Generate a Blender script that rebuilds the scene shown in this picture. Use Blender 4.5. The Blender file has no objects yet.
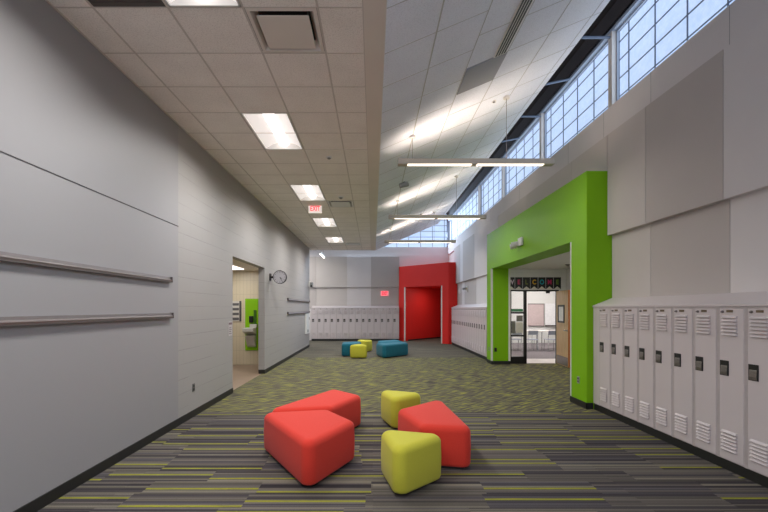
import bpy, bmesh, math, random
from mathutils import Vector, Matrix

random.seed(7)
SC = bpy.context.scene
COL = SC.collection
PI = math.pi

# ------------------------------------------------------------------ camera
CAM_Z, F, CX, CY = 1.6, 405.0, 373.0, 308.5
cam_d = bpy.data.cameras.new('camera')
cam = bpy.data.objects.new('camera', cam_d)
COL.objects.link(cam)
cam.location = (0, 0, CAM_Z)
cam.rotation_euler = (PI / 2, 0, 0)
cam_d.sensor_width = 36
cam_d.lens = F / 768 * 36
cam_d.shift_x = (384 - CX) / 768
cam_d.shift_y = (CY - 256) / 768
cam_d.clip_start = 0.05
SC.camera = cam

vs = SC.view_settings
vs.view_transform = 'Standard'
vs.look = 'None'
vs.gamma = 1
vs.use_curve_mapping = False
vs.exposure = 0.42
SC.cycles.max_bounces = 10
SC.cycles.diffuse_bounces = 6
SC.cycles.sample_clamp_indirect = 4.0


# ------------------------------------------------------------------ colours and materials
def lin(c):
    def f(v):
        v /= 255.0
        return v / 12.92 if v <= 0.04045 else ((v + 0.055) / 1.055) ** 2.4
    return (f(c[0]), f(c[1]), f(c[2]), 1)


MATS = {}


class NT:
    """small helper around a node tree"""
    def __init__(s, name):
        s.m = bpy.data.materials.new(name)
        s.m.use_nodes = True
        s.t = s.m.node_tree
        s.bsdf = s.t.nodes['Principled BSDF']
        s.out = s.t.nodes['Material Output']

    def n(s, typ, **kw):
        nd = s.t.nodes.new(typ)
        for k, v in kw.items():
            setattr(nd, k, v)
        return nd

    def l(s, a, b):
        s.t.links.new(a, b)

    def set(s, sock, v):
        if hasattr(v, 'is_output'):
            s.l(v, sock)
        else:
            sock.default_value = v

    def math(s, op, a, b=None, c=None):
        nd = s.n('ShaderNodeMath', operation=op)
        for i, v in enumerate((a, b, c)):
            if v is not None:
                s.set(nd.inputs[i], v)
        return nd.outputs[0]

    def xyz(s):
        g = s.n('ShaderNodeNewGeometry')
        sp = s.n('ShaderNodeSeparateXYZ')
        s.l(g.outputs['Position'], sp.inputs[0])
        return sp.outputs

    def vec(s, x, y, z=0.0):
        nd = s.n('ShaderNodeCombineXYZ')
        for i, v in enumerate((x, y, z)):
            s.set(nd.inputs[i], v)
        return nd.outputs[0]

    def mix(s, f, a, b, mode='MIX'):
        nd = s.n('ShaderNodeMix', data_type='RGBA', blend_type=mode)
        s.set(nd.inputs[0], f)
        s.set(nd.inputs[6], a)
        s.set(nd.inputs[7], b)
        return nd.outputs[2]

    def ramp(s, f, stops, interp='LINEAR'):
        nd = s.n('ShaderNodeValToRGB')
        r = nd.color_ramp
        r.interpolation = interp
        while len(r.elements) < len(stops):
            r.elements.new(0.5)
        for e, (p, c) in zip(r.elements, stops):
            e.position = p
            e.color = c
        s.l(f, nd.inputs[0])
        return nd.outputs[0]

    def noise(s, vec, scale, detail=2.0, rough=0.5):
        nd = s.n('ShaderNodeTexNoise')
        if vec is not None:
            s.l(vec, nd.inputs['Vector'])
        nd.inputs['Scale'].default_value = scale
        nd.inputs['Detail'].default_value = detail
        nd.inputs['Roughness'].default_value = rough
        return nd.outputs[0]

    def white(s, vec):
        nd = s.n('ShaderNodeTexWhiteNoise', noise_dimensions='3D')
        s.l(vec, nd.inputs['Vector'])
        return nd.outputs[0]

    def bump(s, h, strength, dist=0.01):
        nd = s.n('ShaderNodeBump')
        nd.inputs['Strength'].default_value = strength
        nd.inputs['Distance'].default_value = dist
        s.l(h, nd.inputs['Height'])
        s.l(nd.outputs[0], s.bsdf.inputs['Normal'])


def pbr(name, c, rough=0.6, metal=0.0, var=0.05, scale=12.0, bump=0.0, bscale=200.0, spec=0.5):
    """painted / plastic / metal surface with slight procedural variation"""
    if name in MATS:
        return MATS[name]
    k = NT(name)
    col = lin(c)
    geo = k.n('ShaderNodeTexCoord').outputs['Object']
    nz = k.noise(geo, scale, 3)
    lo = tuple(v * (1 - var) for v in col[:3]) + (1,)
    hi = tuple(min(1, v * (1 + var)) for v in col[:3]) + (1,)
    k.l(k.ramp(nz, [(0.3, lo), (0.7, hi)]), k.bsdf.inputs['Base Color'])
    k.bsdf.inputs['Roughness'].default_value = rough
    k.bsdf.inputs['Metallic'].default_value = metal
    k.bsdf.inputs['Specular IOR Level'].default_value = spec
    if bump:
        k.bump(k.noise(geo, bscale, 2), bump, 0.004)
    MATS[name] = k.m
    return k.m


def emit(name, c, strength, base=None):
    if name in MATS:
        return MATS[name]
    k = NT(name)
    k.bsdf.inputs['Base Color'].default_value = lin(base or c)
    k.bsdf.inputs['Emission Color'].default_value = lin(c)
    k.bsdf.inputs['Emission Strength'].default_value = strength
    MATS[name] = k.m
    return k.m


# --- walls
M_WALL = pbr('white_wall_paint', (222, 220, 220), 0.55, var=0.02, scale=1.5, bump=0.05, bscale=90)
M_PANEL_L = pbr('light_panel', (214, 208, 206), 0.8, var=0.015, scale=2, bump=0.08, bscale=300)
M_PANEL_M = pbr('mid_panel', (200, 192, 186), 0.8, var=0.015, scale=2, bump=0.08, bscale=300)
M_PANEL_D = pbr('dark_panel', (186, 178, 173), 0.8, var=0.015, scale=2, bump=0.08, bscale=300)
M_BASE = pbr('black_rubber_base', (30, 30, 28), 0.5, var=0.05)
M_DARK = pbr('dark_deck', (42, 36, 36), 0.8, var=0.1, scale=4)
M_BEAM = pbr('window_frame_grey', (140, 150, 165), 0.5, var=0.03)
M_POST = pbr('window_post_paint', (190, 184, 178), 0.6, var=0.03)
M_GREEN = pbr('green_paint', (124, 180, 6), 0.55, var=0.015, scale=2, bump=0.04, bscale=90, spec=0.25)
M_RED = pbr('red_paint', (228, 44, 38), 0.55, var=0.015, scale=2, bump=0.04, bscale=90, spec=0.3)
M_BEAD = pbr('white_corner_bead', (225, 222, 215), 0.5, var=0.01)
M_SEAM = pbr('dark_seam', (70, 66, 66), 0.8)
M_LOCK = pbr('locker_enamel', (206, 196, 195), 0.38, var=0.015, scale=3)
M_LOCKIN = pbr('locker_shadow_gap', (194, 184, 182), 0.5)
M_HANDLE = pbr('dark_chrome', (128, 122, 116), 0.35, metal=0.6, var=0.15, scale=60)
M_BLACKP = pbr('black_plastic', (24, 23, 23), 0.4)
M_PLATE = pbr('number_plate_bronze', (120, 105, 85), 0.35, metal=0.6)
M_ALU = pbr('aluminium', (128, 120, 119), 0.4, metal=0.6, var=0.04)
M_ALUD = pbr('aluminium_dark', (105, 98, 97), 0.45, metal=0.5, var=0.04)
M_WHITEP = pbr('white_plastic', (225, 223, 218), 0.45, var=0.01)
M_GREYP = pbr('grey_plastic', (140, 140, 138), 0.45, var=0.02)
M_TEE = pbr('ceiling_tee', (206, 197, 187), 0.6, var=0.02)
M_TEE2 = pbr('ceiling_tee_grey', (184, 186, 184), 0.6, var=0.02)
M_BULK = pbr('bulkhead_paint', (226, 217, 206), 0.8, var=0.02, scale=2)
M_ALUP = pbr('pendant_housing_paint', (186, 176, 160), 0.5, var=0.02)
M_STEEL = pbr('blue_grey_steel', (96, 108, 126), 0.5, metal=0.2)
M_BLACKF = pbr('black_frame', (22, 21, 21), 0.4)
M_BEIGE = pbr('beige_wall_tile_plain', (200, 190, 165), 0.4, var=0.02)
M_TABLE = pbr('white_laminate', (225, 218, 212), 0.4)
M_CHAIR = pbr('blue_grey_chair', (150, 155, 166), 0.5)
M_CHROME = pbr('chrome', (190, 190, 190), 0.25, metal=0.9)
M_FOUNT = pbr('fountain_steel', (205, 205, 200), 0.3, metal=0.35)
M_TACK = pbr('pinkish_tackboard', (200, 182, 180), 0.9, bump=0.1)
M_WBOARD = pbr('whiteboard', (238, 238, 238), 0.2)
M_PAPER = pbr('paper', (225, 220, 205), 0.8)
M_PAPERG = pbr('grey_paper', (130, 128, 120), 0.8)
M_PAPERGR = pbr('green_paper', (60, 140, 90), 0.8)
M_RETURN = pbr('return_grille', (88, 80, 76), 0.6)
M_CPANEL = pbr('grey_ceiling_panel', (150, 152, 158), 0.6, var=0.01)


def speckle_tile(name, c, dark):
    k = NT(name)
    o = k.n('ShaderNodeTexCoord').outputs['Object']
    a = k.noise(o, 75, 3, 0.75)
    b = k.noise(o, 2.2, 2)
    c1 = k.ramp(a, [(0.3, lin(dark)), (0.52, lin(c))])
    k.l(k.mix(0.25, c1, k.ramp(b, [(0.3, lin(dark)), (0.7, lin(c))])), k.bsdf.inputs['Base Color'])
    k.bsdf.inputs['Roughness'].default_value = 0.95
    k.bump(a, 0.25, 0.004)
    return k.m


M_TILE = speckle_tile('ceiling_tile', (250, 243, 235), (214, 206, 197))
M_TILE2 = speckle_tile('sloped_ceiling_tile', (238, 243, 252), (212, 217, 226))


def cmu(name, c, y_start=None, course=0.203, u='Y', amount=0.88):
    """painted block: shallow courses, only past y_start"""
    k = NT(name)
    p = k.xyz()
    fz = k.math('FRACT', k.math('DIVIDE', p['Z'], course))
    near = k.math('LESS_THAN', fz, 0.05)
    rowi = k.math('FLOOR', k.math('DIVIDE', p['Z'], course))
    uu = k.math('ADD', k.math('DIVIDE', p[u], 0.406), k.math('MULTIPLY', rowi, 0.5))
    vert = k.math('MULTIPLY', k.math('LESS_THAN', k.math('FRACT', uu), 0.02), 0.35)
    j = k.math('MAXIMUM', near, vert)
    if y_start is not None:
        j = k.math('MULTIPLY', j, k.math('GREATER_THAN', p['Y'], y_start))
    # patchy: some joints were filled flush
    nz = k.noise(k.vec(p['X'], p['Y'], k.math('MULTIPLY', p['Z'], 3.0)), 1.3, 2)
    j2 = k.math('MULTIPLY', j, k.ramp(nz, [(0.38, (0.1, 0.1, 0.1, 1)), (0.6, (1, 1, 1, 1))]))
    col = lin(c)
    dk = tuple(v * amount for v in col[:3]) + (1,)
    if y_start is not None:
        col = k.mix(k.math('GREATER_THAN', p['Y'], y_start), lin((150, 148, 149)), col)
    k.l(k.mix(j2, col, dk), k.bsdf.inputs['Base Color'])
    k.bsdf.inputs['Roughness'].default_value = 0.5
    h = k.math('ADD', k.math('SUBTRACT', 1.0, j2), k.math('MULTIPLY', k.noise(None, 60, 2), 0.08))
    k.bump(h, 0.35, 0.006)
    return k.m


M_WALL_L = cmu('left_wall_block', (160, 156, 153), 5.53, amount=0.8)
M_CMU = cmu('white_block', (222, 222, 218), None, u='X')


def beige_tile():
    k = NT('vertical_beige_tile')
    p = k.xyz()
    s = k.math('FRACT', k.math('DIVIDE', p['X'], 0.1))
    z = k.math('FRACT', k.math('DIVIDE', p['Z'], 0.4))
    g = k.math('MAXIMUM', k.math('LESS_THAN', s, 0.06), k.math('LESS_THAN', z, 0.015))
    k.l(k.mix(g, lin((206, 194, 168)), lin((176, 164, 140))), k.bsdf.inputs['Base Color'])
    k.bsdf.inputs['Roughness'].default_value = 0.35
    k.bump(k.math('SUBTRACT', 1.0, g), 0.3, 0.004)
    return k.m


M_BTILE = beige_tile()


def carpet():
    k = NT('striped_plank_carpet')
    p = k.xyz()
    X, Y = p['X'], p['Y']
    # planks laid across the hall, 0.25 x 1 m, every one with its own stripes
    row = k.math('FLOOR', k.math('DIVIDE', Y, 0.25))
    off = k.white(k.vec(row, 3.3, 1.7))
    plank = k.math('FLOOR', k.math('ADD', X, k.math('MULTIPLY', off, 5.0)))
    sub = k.math('FLOOR', k.math('DIVIDE', Y, 0.042))
    h = k.white(k.vec(sub, plank, 5.1))
    pal = [(0.0, lin((66, 62, 64))), (0.18, lin((96, 91, 85))), (0.40, lin((106, 101, 91))), (0.56, lin((80, 76, 79))),
           (0.72, lin((116, 110, 100))), (0.80, lin((96, 90, 86)))]
    base = k.ramp(h, pal, 'CONSTANT')
    # thin streaks inside each stripe
    sub2 = k.math('FLOOR', k.math('DIVIDE', Y, 0.0125))
    h2 = k.white(k.vec(sub2, plank, 9.7))
    base = k.mix(0.9, base, k.ramp(h2, [(0.0, (0.52, 0.51, 0.52, 1)), (1.0, (1.24, 1.24, 1.22, 1))]), 'MULTIPLY')
    # long faint streaks that run on from plank to plank
    h3 = k.white(k.vec(k.math('FLOOR', k.math('DIVIDE', Y, 0.02)), k.math('FLOOR', k.math('MULTIPLY', X, 0.45)), 6.6))
    base = k.mix(0.8, base, k.ramp(h3, [(0.0, (0.72, 0.71, 0.73, 1)), (1.0, (1.2, 1.2, 1.17, 1))]), 'MULTIPLY')
    # one lime yarn line in many planks
    fr = k.math('FRACT', k.math('DIVIDE', Y, 0.25))
    pos = k.math('ADD', 0.1, k.math('MULTIPLY', k.white(k.vec(row, plank, 2.2)), 0.7))
    d = k.math('ABSOLUTE', k.math('SUBTRACT', fr, pos))
    isg = k.math('MULTIPLY', k.math('LESS_THAN', d, 0.062), k.math('LESS_THAN', k.white(k.vec(plank, row, 8.8)), 0.62))
    far = k.math('GREATER_THAN', Y, 13.2)
    isg = k.math('MULTIPLY', isg, k.math('SUBTRACT', 1.0, far))
    lime = k.ramp(k.noise(k.vec(k.math('MULTIPLY', X, 1.5), k.math('MULTIPLY', Y, 40.0)), 2.0, 2),
                  [(0.3, lin((116, 114, 54))), (0.7, lin((146, 146, 48)))])
    a = k.mix(isg, base, lime)
    # middle field: short slanted lime and grey dashes
    al = k.math('ADD', k.math('MULTIPLY', X, 0.82), k.math('MULTIPLY', Y, 0.57))
    ac = k.math('SUBTRACT', k.math('MULTIPLY', Y, 0.82), k.math('MULTIPLY', X, 0.57))
    n1 = k.noise(k.vec(k.math('MULTIPLY', al, 3.4), k.math('MULTIPLY', ac, 30.0)), 1.0, 1.0)
    n2 = k.noise(k.vec(k.math('MULTIPLY', X, 1.2), k.math('MULTIPLY', Y, 14.0), 4.0), 1.0, 2)
    mixn = k.math('ADD', k.math('MULTIPLY', n1, 0.88), k.math('MULTIPLY', n2, 0.12))
    mid = k.ramp(mixn, [(0.34, lin((64, 61, 56))), (0.46, lin((92, 87, 75))), (0.55, lin((105, 101, 78))), (0.66, lin((148, 146, 62)))])
    ln = k.math('LESS_THAN', k.math('FRACT', k.math('DIVIDE', Y, 1.0)), 0.02)
    mid = k.mix(k.math('MULTIPLY', ln, 0.5), mid, lin((90, 84, 74)))
    inmid = k.math('MULTIPLY', k.math('GREATER_THAN', Y, 6.25), k.math('LESS_THAN', Y, 13.2))
    c = k.mix(inmid, a, mid)
    # olive cast of the far stripes
    c = k.mix(k.math('MULTIPLY', far, 0.4), c, lin((112, 106, 86)))
    fib = k.noise(k.vec(k.math('MULTIPLY', X, 90.0), k.math('MULTIPLY', Y, 190.0)), 1.0, 2)
    c = k.mix(1.0, c, k.ramp(fib, [(0.25, (0.82, 0.82, 0.82, 1)), (0.75, (1.15, 1.15, 1.15, 1))]), 'MULTIPLY')
    k.l(c, k.bsdf.inputs['Base Color'])
    k.bsdf.inputs['Roughness'].default_value = 1.0
    k.bsdf.inputs['Specular IOR Level'].default_value = 0.1
    k.bump(fib, 0.4, 0.004)
    return k.m


M_CARPET = carpet()
M_CARPET2 = pbr('classroom_carpet', (118, 110, 112), 0.95, var=0.15, scale=30, bump=0.3)
M_VCT = pbr('brown_floor_tile', (138, 118, 102), 0.35, var=0.05, scale=3)
M_VCT2 = pbr('pale_entry_tile', (222, 212, 205), 0.35, var=0.03, scale=3)


def fabric(name, c):
    k = NT(name)
    o = k.n('ShaderNodeTexCoord').outputs['Object']
    n = k.noise(o, 260, 2, 0.6)
    col = lin(c)
    k.l(k.ramp(n, [(0.3, tuple(v * 0.86 for v in col[:3]) + (1,)), (0.7, col)]), k.bsdf.inputs['Base Color'])
    k.bsdf.inputs['Roughness'].default_value = 0.85
    k.bsdf.inputs['Sheen Weight'].default_value = 0.08
    k.bsdf.inputs['Specular IOR Level'].default_value = 0.2
    k.bsdf.inputs['Sheen Roughness'].default_value = 0.5
    k.bump(n, 0.2, 0.003)
    return k.m


M_FRED = fabric('red_upholstery', (214, 60, 46))
M_FLIME = fabric('lime_upholstery', (196, 190, 62))
M_FTEAL = fabric('teal_upholstery', (28, 102, 120))


def pane_mat():
    """translucent daylight panel, lit from behind by the sky"""
    k = NT('translucent_daylight_panel')
    p = k.xyz()
    s = k.math('ADD', p['Y'], k.math('ADD', p['Z'], p['X']))
    w = k.math('SINE', k.math('MULTIPLY', s, 160.0))
    n = k.noise(k.vec(p['X'], k.math('MULTIPLY', p['Y'], 6.0), k.math('MULTIPLY', p['Z'], 6.0)), 3.0, 3)
    t = k.math('ADD', k.math('MULTIPLY', w, 0.1), n)
    k.l(k.ramp(t, [(0.3, lin((176, 202, 242))), (0.75, lin((196, 216, 247)))]), k.bsdf.inputs['Emission Color'])
    k.bsdf.inputs['Emission Strength'].default_value = PANE_E
    k.bsdf.inputs['Base Color'].default_value = lin((120, 130, 150))
    k.bsdf.inputs['Roughness'].default_value = 0.6
    return k.m


PANE_E = 0.78
WORLD_E = 1.6
TROFF_W = 43.0
PEND_W = 18.0
DAY_W = 4.0
FAR_W = 330.0
M_PANE = pane_mat()
M_GLASSFRAME = pbr('muntin_blue_grey', (112, 124, 146), 0.5)
M_LAMP = emit('troffer_diffuser', (255, 248, 244), 2.2)
M_LENS = emit('troffer_lens', (250, 240, 236), 0.4, (225, 222, 220))
M_PEND = emit('pendant_lens', (255, 238, 220), 1.7)
M_PENDUP = emit('pendant_uplight', (255, 234, 216), 29.0)
M_TUBE = emit('tube_lens', (255, 250, 245), 3.0)
M_EXITR = emit('exit_red', (255, 50, 70), 1.0)
M_EXITW = emit('exit_face', (235, 228, 220), 0.45)
M_EXITB = emit('exit_glow_face', (255, 120, 130), 0.35, (200, 180, 180))
M_CLASSFILL = emit('classroom_fill', (255, 248, 244), 14.0)  # glow of the panels added to brighten the classroom


def clear_glass():
    k = NT('clear_glass')
    tr = k.n('ShaderNodeBsdfTransparent')
    gl = k.n('ShaderNodeBsdfGlossy')
    gl.inputs['Roughness'].default_value = 0.05
    mx = k.n('ShaderNodeMixShader')
    mx.inputs[0].default_value = 0.06
    k.l(tr.outputs[0], mx.inputs[1])
    k.l(gl.outputs[0], mx.inputs[2])
    k.l(mx.outputs[0], k.out.inputs['Surface'])
    return k.m


M_GLASS = clear_glass()


def wood():
    k = NT('maple_door')
    o = k.n('ShaderNodeTexCoord').outputs['Object']
    mp = k.n('ShaderNodeMapping')
    mp.inputs['Scale'].default_value = (14, 14, 1.2)
    k.l(o, mp.inputs[0])
    n = k.noise(mp.outputs[0], 2.5, 4)
    k.l(k.ramp(n, [(0.3, lin((196, 158, 108))), (0.7, lin((218, 184, 134)))]), k.bsdf.inputs['Base Color'])
    k.bsdf.inputs['Roughness'].default_value = 0.4
    return k.m


M_WOOD = wood()
M_WOODE = pbr('door_edge_wood', (190, 110, 50), 0.5)


# ------------------------------------------------------------------ mesh builder
class MB:
    def __init__(s):
        s.v, s.f = [], []

    def add(s, vs_, fs_):
        o = len(s.v)
        s.v += [tuple(q) for q in vs_]
        s.f += [tuple(i + o for i in q) for q in fs_]
        return s

    def box(s, x0, x1, y0, y1, z0, z1):
        x0, x1 = min(x0, x1), max(x0, x1)
        y0, y1 = min(y0, y1), max(y0, y1)
        z0, z1 = min(z0, z1), max(z0, z1)
        return s.add([(x0, y0, z0), (x1, y0, z0), (x1, y1, z0), (x0, y1, z0), (x0, y0, z1), (x1, y0, z1), (x1, y1, z1), (x0, y1, z1)],
                     [(0, 3, 2, 1), (4, 5, 6, 7), (0, 1, 5, 4), (1, 2, 6, 5), (2, 3, 7, 6), (3, 0, 4, 7)])

    def prism(s, poly, z0, z1):
        """plan polygon extruded upwards"""
        a = sum(poly[i][0] * poly[(i + 1) % len(poly)][1] - poly[(i + 1) % len(poly)][0] * poly[i][1] for i in range(len(poly)))
        if a < 0:
            poly = poly[::-1]
        n = len(poly)
        vs_ = [(x, y, z0) for x, y in poly] + [(x, y, z1) for x, y in poly]
        fs_ = [tuple(range(n - 1, -1, -1)), tuple(range(n, 2 * n))] + [(i, (i + 1) % n, n + (i + 1) % n, n + i) for i in range(n)]
        return s.add(vs_, fs_)

    def extr(s, poly3, d):
        """3-D polygon swept along vector d"""
        n = len(poly3)
        d = Vector(d)
        vs_ = [tuple(q) for q in poly3] + [tuple(Vector(q) + d) for q in poly3]
        fs_ = [tuple(range(n - 1, -1, -1)), tuple(range(n, 2 * n))] + [(i, (i + 1) % n, n + (i + 1) % n, n + i) for i in range(n)]
        return s.add(vs_, fs_)

    def cyl(s, a, b, r, n=16, r2=None):
        a, b = Vector(a), Vector(b)
        ax = (b - a).normalized()
        t = Vector((0, 0, 1)) if abs(ax.z) < 0.9 else Vector((1, 0, 0))
        u = ax.cross(t).normalized()
        w = ax.cross(u)
        r2 = r if r2 is None else r2
        vs_ = [a + (u * math.cos(2 * PI * i / n) + w * math.sin(2 * PI * i / n)) * r for i in range(n)]
        vs_ += [b + (u * math.cos(2 * PI * i / n) + w * math.sin(2 * PI * i / n)) * r2 for i in range(n)]
        fs_ = [tuple(range(n)), tuple(range(2 * n - 1, n - 1, -1))] + [(i, n + i, n + (i + 1) % n, (i + 1) % n) for i in range(n)]
        return s.add(vs_, fs_)

    def ring(s, a, b, r, r2, n=32):
        """tube wall between radii r (inner) and r2 (outer) from a to b"""
        a, b = Vector(a), Vector(b)
        ax = (b - a).normalized()
        t = Vector((0, 0, 1)) if abs(ax.z) < 0.9 else Vector((1, 0, 0))
        u = ax.cross(t).normalized()
        w = ax.cross(u)
        vs_ = []
        for c, rr in ((a, r), (a, r2), (b, r2), (b, r)):
            vs_ += [c + (u * math.cos(2 * PI * i / n) + w * math.sin(2 * PI * i / n)) * rr for i in range(n)]
        fs_ = []
        for k in range(4):
            for i in range(n):
                j = (i + 1) % n
                k2 = (k + 1) % 4
                fs_.append((k * n + i, k * n + j, k2 * n + j, k2 * n + i))
        return s.add(vs_, fs_)

    def dome(s, c, r, flat=0.7, n=16, m=6, up=-1):
        c = Vector(c)
        vs_ = []
        for j in range(m):
            a = PI / 2 * j / m
            for i in range(n):
                t = 2 * PI * i / n
                vs_.append(c + Vector((r * math.cos(a) * math.cos(t), r * math.cos(a) * math.sin(t), up * r * flat * math.sin(a))))
        vs_.append(c + Vector((0, 0, up * r * flat)))
        fs_ = [tuple(range(n))]
        for j in range(m - 1):
            for i in range(n):
                fs_.append((j * n + i, j * n + (i + 1) % n, (j + 1) * n + (i + 1) % n, (j + 1) * n + i))
        for i in range(n):
            fs_.append(((m - 1) * n + i, (m - 1) * n + (i + 1) % n, m * n))
        return s.add(vs_, fs_)

    def build(s, name, mat, parent=None, bevel=0.0, seg=2, smooth=False, origin=None):
        """origin: where the object stands; vertices are given in world space unless parent has been rotated"""
        if origin is None:
            origin = parent.get('_o', (0, 0, 0)) if parent is not None else (0, 0, 0)
        o = Vector(origin)
        me = bpy.data.meshes.new(name)
        me.from_pydata([Vector(q) - o for q in s.v], [], s.f)
        bm = bmesh.new()
        bm.from_mesh(me)
        bmesh.ops.recalc_face_normals(bm, faces=bm.faces)
        if bevel:
            bmesh.ops.bevel(bm, geom=[e for e in bm.edges], offset=bevel, segments=seg, affect='EDGES', profile=0.5)
        if smooth:
            for f_ in bm.faces:
                f_.smooth = True
        bm.to_mesh(me)
        bm.free()
        me.materials.append(mat)
        ob = bpy.data.objects.new(name, me)
        COL.objects.link(ob)
        if parent is not None:
            ob.parent = parent
            po = Vector(parent.get('_o', (0, 0, 0)))
            ob.location = o - po
        else:
            ob.location = o
        ob['_o'] = tuple(o)
        return ob


def tag(o, label, cat, group=None, kind=None):
    o['label'] = label
    o['category'] = cat
    if group:
        o['group'] = group
    if kind:
        o['kind'] = kind
    return o


def thing(name, label, cat, loc=(0, 0, 0), group=None):
    o = bpy.data.objects.new(name, None)
    COL.objects.link(o)
    o.location = loc
    o.empty_display_size = 0.1
    o['_o'] = tuple(loc)
    return tag(o, label, cat, group)


def struct(o, label=None):
    o['kind'] = 'structure'
    if label:
        o['label'] = label
    return o


def copy_tree(o, parent=None):
    c = o.copy()
    COL.objects.link(c)
    if parent is not None:
        c.parent = parent
    for ch in list(o.children):
        copy_tree(ch, c)
    return c


def text_mesh(txt, size, depth, bold=0.0):
    cu = bpy.data.curves.new('lettering', 'FONT')
    cu.body = txt
    cu.size = size
    cu.extrude = depth
    cu.offset = bold
    cu.align_x = 'CENTER'
    cu.align_y = 'CENTER'
    ob = bpy.data.objects.new('lettering', cu)
    COL.objects.link(ob)
    bpy.context.view_layer.update()
    me = bpy.data.meshes.new_from_object(ob.evaluated_get(bpy.context.evaluated_depsgraph_get()))
    bpy.data.objects.remove(ob)
    bpy.data.curves.remove(cu)
    return me


def lettering(name, txt, loc, size, mat, parent, rot=(PI / 2, 0, 0), depth=0.002, sx=1.0, bold=0.0):
    me = text_mesh(txt, size, depth, bold)
    me.materials.append(mat)
    o = bpy.data.objects.new(name, me)
    COL.objects.link(o)
    o.parent = parent
    o.location = Vector(loc) - Vector(parent.get('_o', (0, 0, 0)))
    o.rotation_euler = rot
    o.scale = (sx, 1, 1)
    o['_o'] = tuple(loc)
    return o


ORD = ['first', 'second', 'third', 'fourth', 'fifth', 'sixth', 'seventh', 'eighth', 'ninth', 'tenth', 'eleventh', 'twelfth',
       'thirteenth', 'fourteenth', 'fifteenth', 'sixteenth', 'seventeenth', 'eighteenth', 'nineteenth', 'twentieth']

# ------------------------------------------------------------------ main dimensions
XL = -2.66                  # left wall face
CZ = 4.105                  # flat ceiling height
YB = -3.0                   # how far the hall is built behind the camera
YC = 17.4                   # end of the flat and sloped ceilings
XR, XP, XB = 3.81, 3.725, 3.76   # right wall face, upper panels, band under the windows
YW = 20.35                  # far wall
SX0, SDZ0, SS = 0.1056, 2.505, 0.42   # sloped ceiling: start x, height over eye, slope
SX1 = 2.80


def sz(x):
    return CAM_Z + SDZ0 + SS * (x - SX0)


# ------------------------------------------------------------------ floor
struct(MB().box(-2.735, 5.6, YB, 24.5, -0.1, 0).build('floor', M_CARPET), 'striped grey and lime carpet floor of the hall')
struct(MB().box(-5.6, -2.735, 7.0, 11.7, -0.1, 0).build('floor_alcove', M_VCT))
struct(MB().box(-6.5, -2.735, 16.95, 22, -0.1, 0).build('floor_corridor', M_CARPET))

# ------------------------------------------------------------------ left wall with doorway
D0, D1, DZ = 7.673, 9.938, 2.595
w = MB()
w.box(XL - 0.15, XL, YB, D0, 0, CZ + 0.1)
w.box(XL - 0.15, XL, D0, D1, DZ, CZ + 0.1)
w.box(XL - 0.15, XL, D1, 16.95, 0, CZ + 0.1)
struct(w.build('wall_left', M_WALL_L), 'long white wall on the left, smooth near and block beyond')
struct(MB().box(XL, XL + 0.004, YB, 5.53, 2.718, 2.726).build('trim_1', M_SEAM))
b = MB()
b.box(XL, XL + 0.012, YB, D0, 0, 0.1)
b.box(XL, XL + 0.012, D1, 16.95, 0, 0.1)
b.box(XL - 0.15, XL + 0.012, D1 - 0.012, D1, 0, 0.1)
b.box(XL - 0.15, XL + 0.012, 16.95, 16.962, 0, 0.1)
struct(b.build('baseboard_left', M_BASE))
# alcove beyond the doorway
a = MB()
a.box(-5.6, XL - 0.15, 11.55, 11.7, 0, 2.8)
struct(a.build('wall_alcove', M_BTILE), 'beige tiled wall inside the left doorway')
struct(MB().box(-5.7, -5.6, 7.0, 11.7, 0, 2.8).box(-5.6, XL - 0.15, 6.9, 7.0, 0, 2.8).build('wall_alcove_side', M_BEIGE))
struct(MB().box(-5.7, XL - 0.15, 6.9, 11.7, 2.67, 2.75).build('ceiling_alcove', M_TILE))

# ------------------------------------------------------------------ flat ceiling with real tees
GX = [XL, -2.329, -1.706, -1.083, -0.461, -0.08]
GP, GY0 = 0.603, 3.971


def gy(k):
    return GY0 + GP * k


KMIN, KMAX = -11, 22
holes = set()
for k in (-8, -3, 2, 7, 12, 17):
    holes |= {(2, k), (2, k + 1)}
DIFF = [-1, 9, 19]
for k in DIFF:
    holes.add((3, k))
holes |= {(1, -2)}
c = MB()
for i in range(5):
    for k in range(KMIN, KMAX + 1):
        y0, y1 = gy(k), min(gy(k + 1), YC)
        if y0 >= YC or (i, k) in holes:
            continue
        c.box(GX[i], GX[i + 1], y0, y1, CZ, CZ + 0.02)
struct(c.build('ceiling', M_TILE), 'flat lay-in tile ceiling over the left half of the hall')
t = MB()
for x in GX[1:]:
    t.box(x - 0.009, x + 0.009, gy(KMIN), YC, CZ - 0.004, CZ + 0.001)
for k in range(KMIN, KMAX + 1):
    for i in range(5):
        t.box(GX[i] + (0.012 if i else 0), GX[i + 1] - 0.012, gy(k) - 0.006, gy(k) + 0.006, CZ - 0.003, CZ + 0.001)
t.box(XL, XL + 0.02, gy(KMIN), YC, CZ - 0.005, CZ)
struct(t.build('trim_2', M_TEE))
struct(MB().box(-0.08, SX0, YB, YC, CZ - 0.006, CZ + 0.3).build('trim_3', M_BULK), 'beige bulkhead strip along the edge of the flat ceiling')
struct(MB().box(SX0, SX0 + 0.008, YB, YC, CZ - 0.012, CZ + 0.02).build('trim_10', M_BEAD))
struct(MB().box(-2.9, 0.1, YC - 0.02, YC, CZ, CZ + 0.3).build('trim_4', M_BULK))

# ------------------------------------------------------------------ sloped ceiling
SEAMX = [SX0, 0.627, 1.140, 1.653, 2.166, 2.679, SX1]
NRM = Vector((-SS, 0, 1)).normalized()


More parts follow.
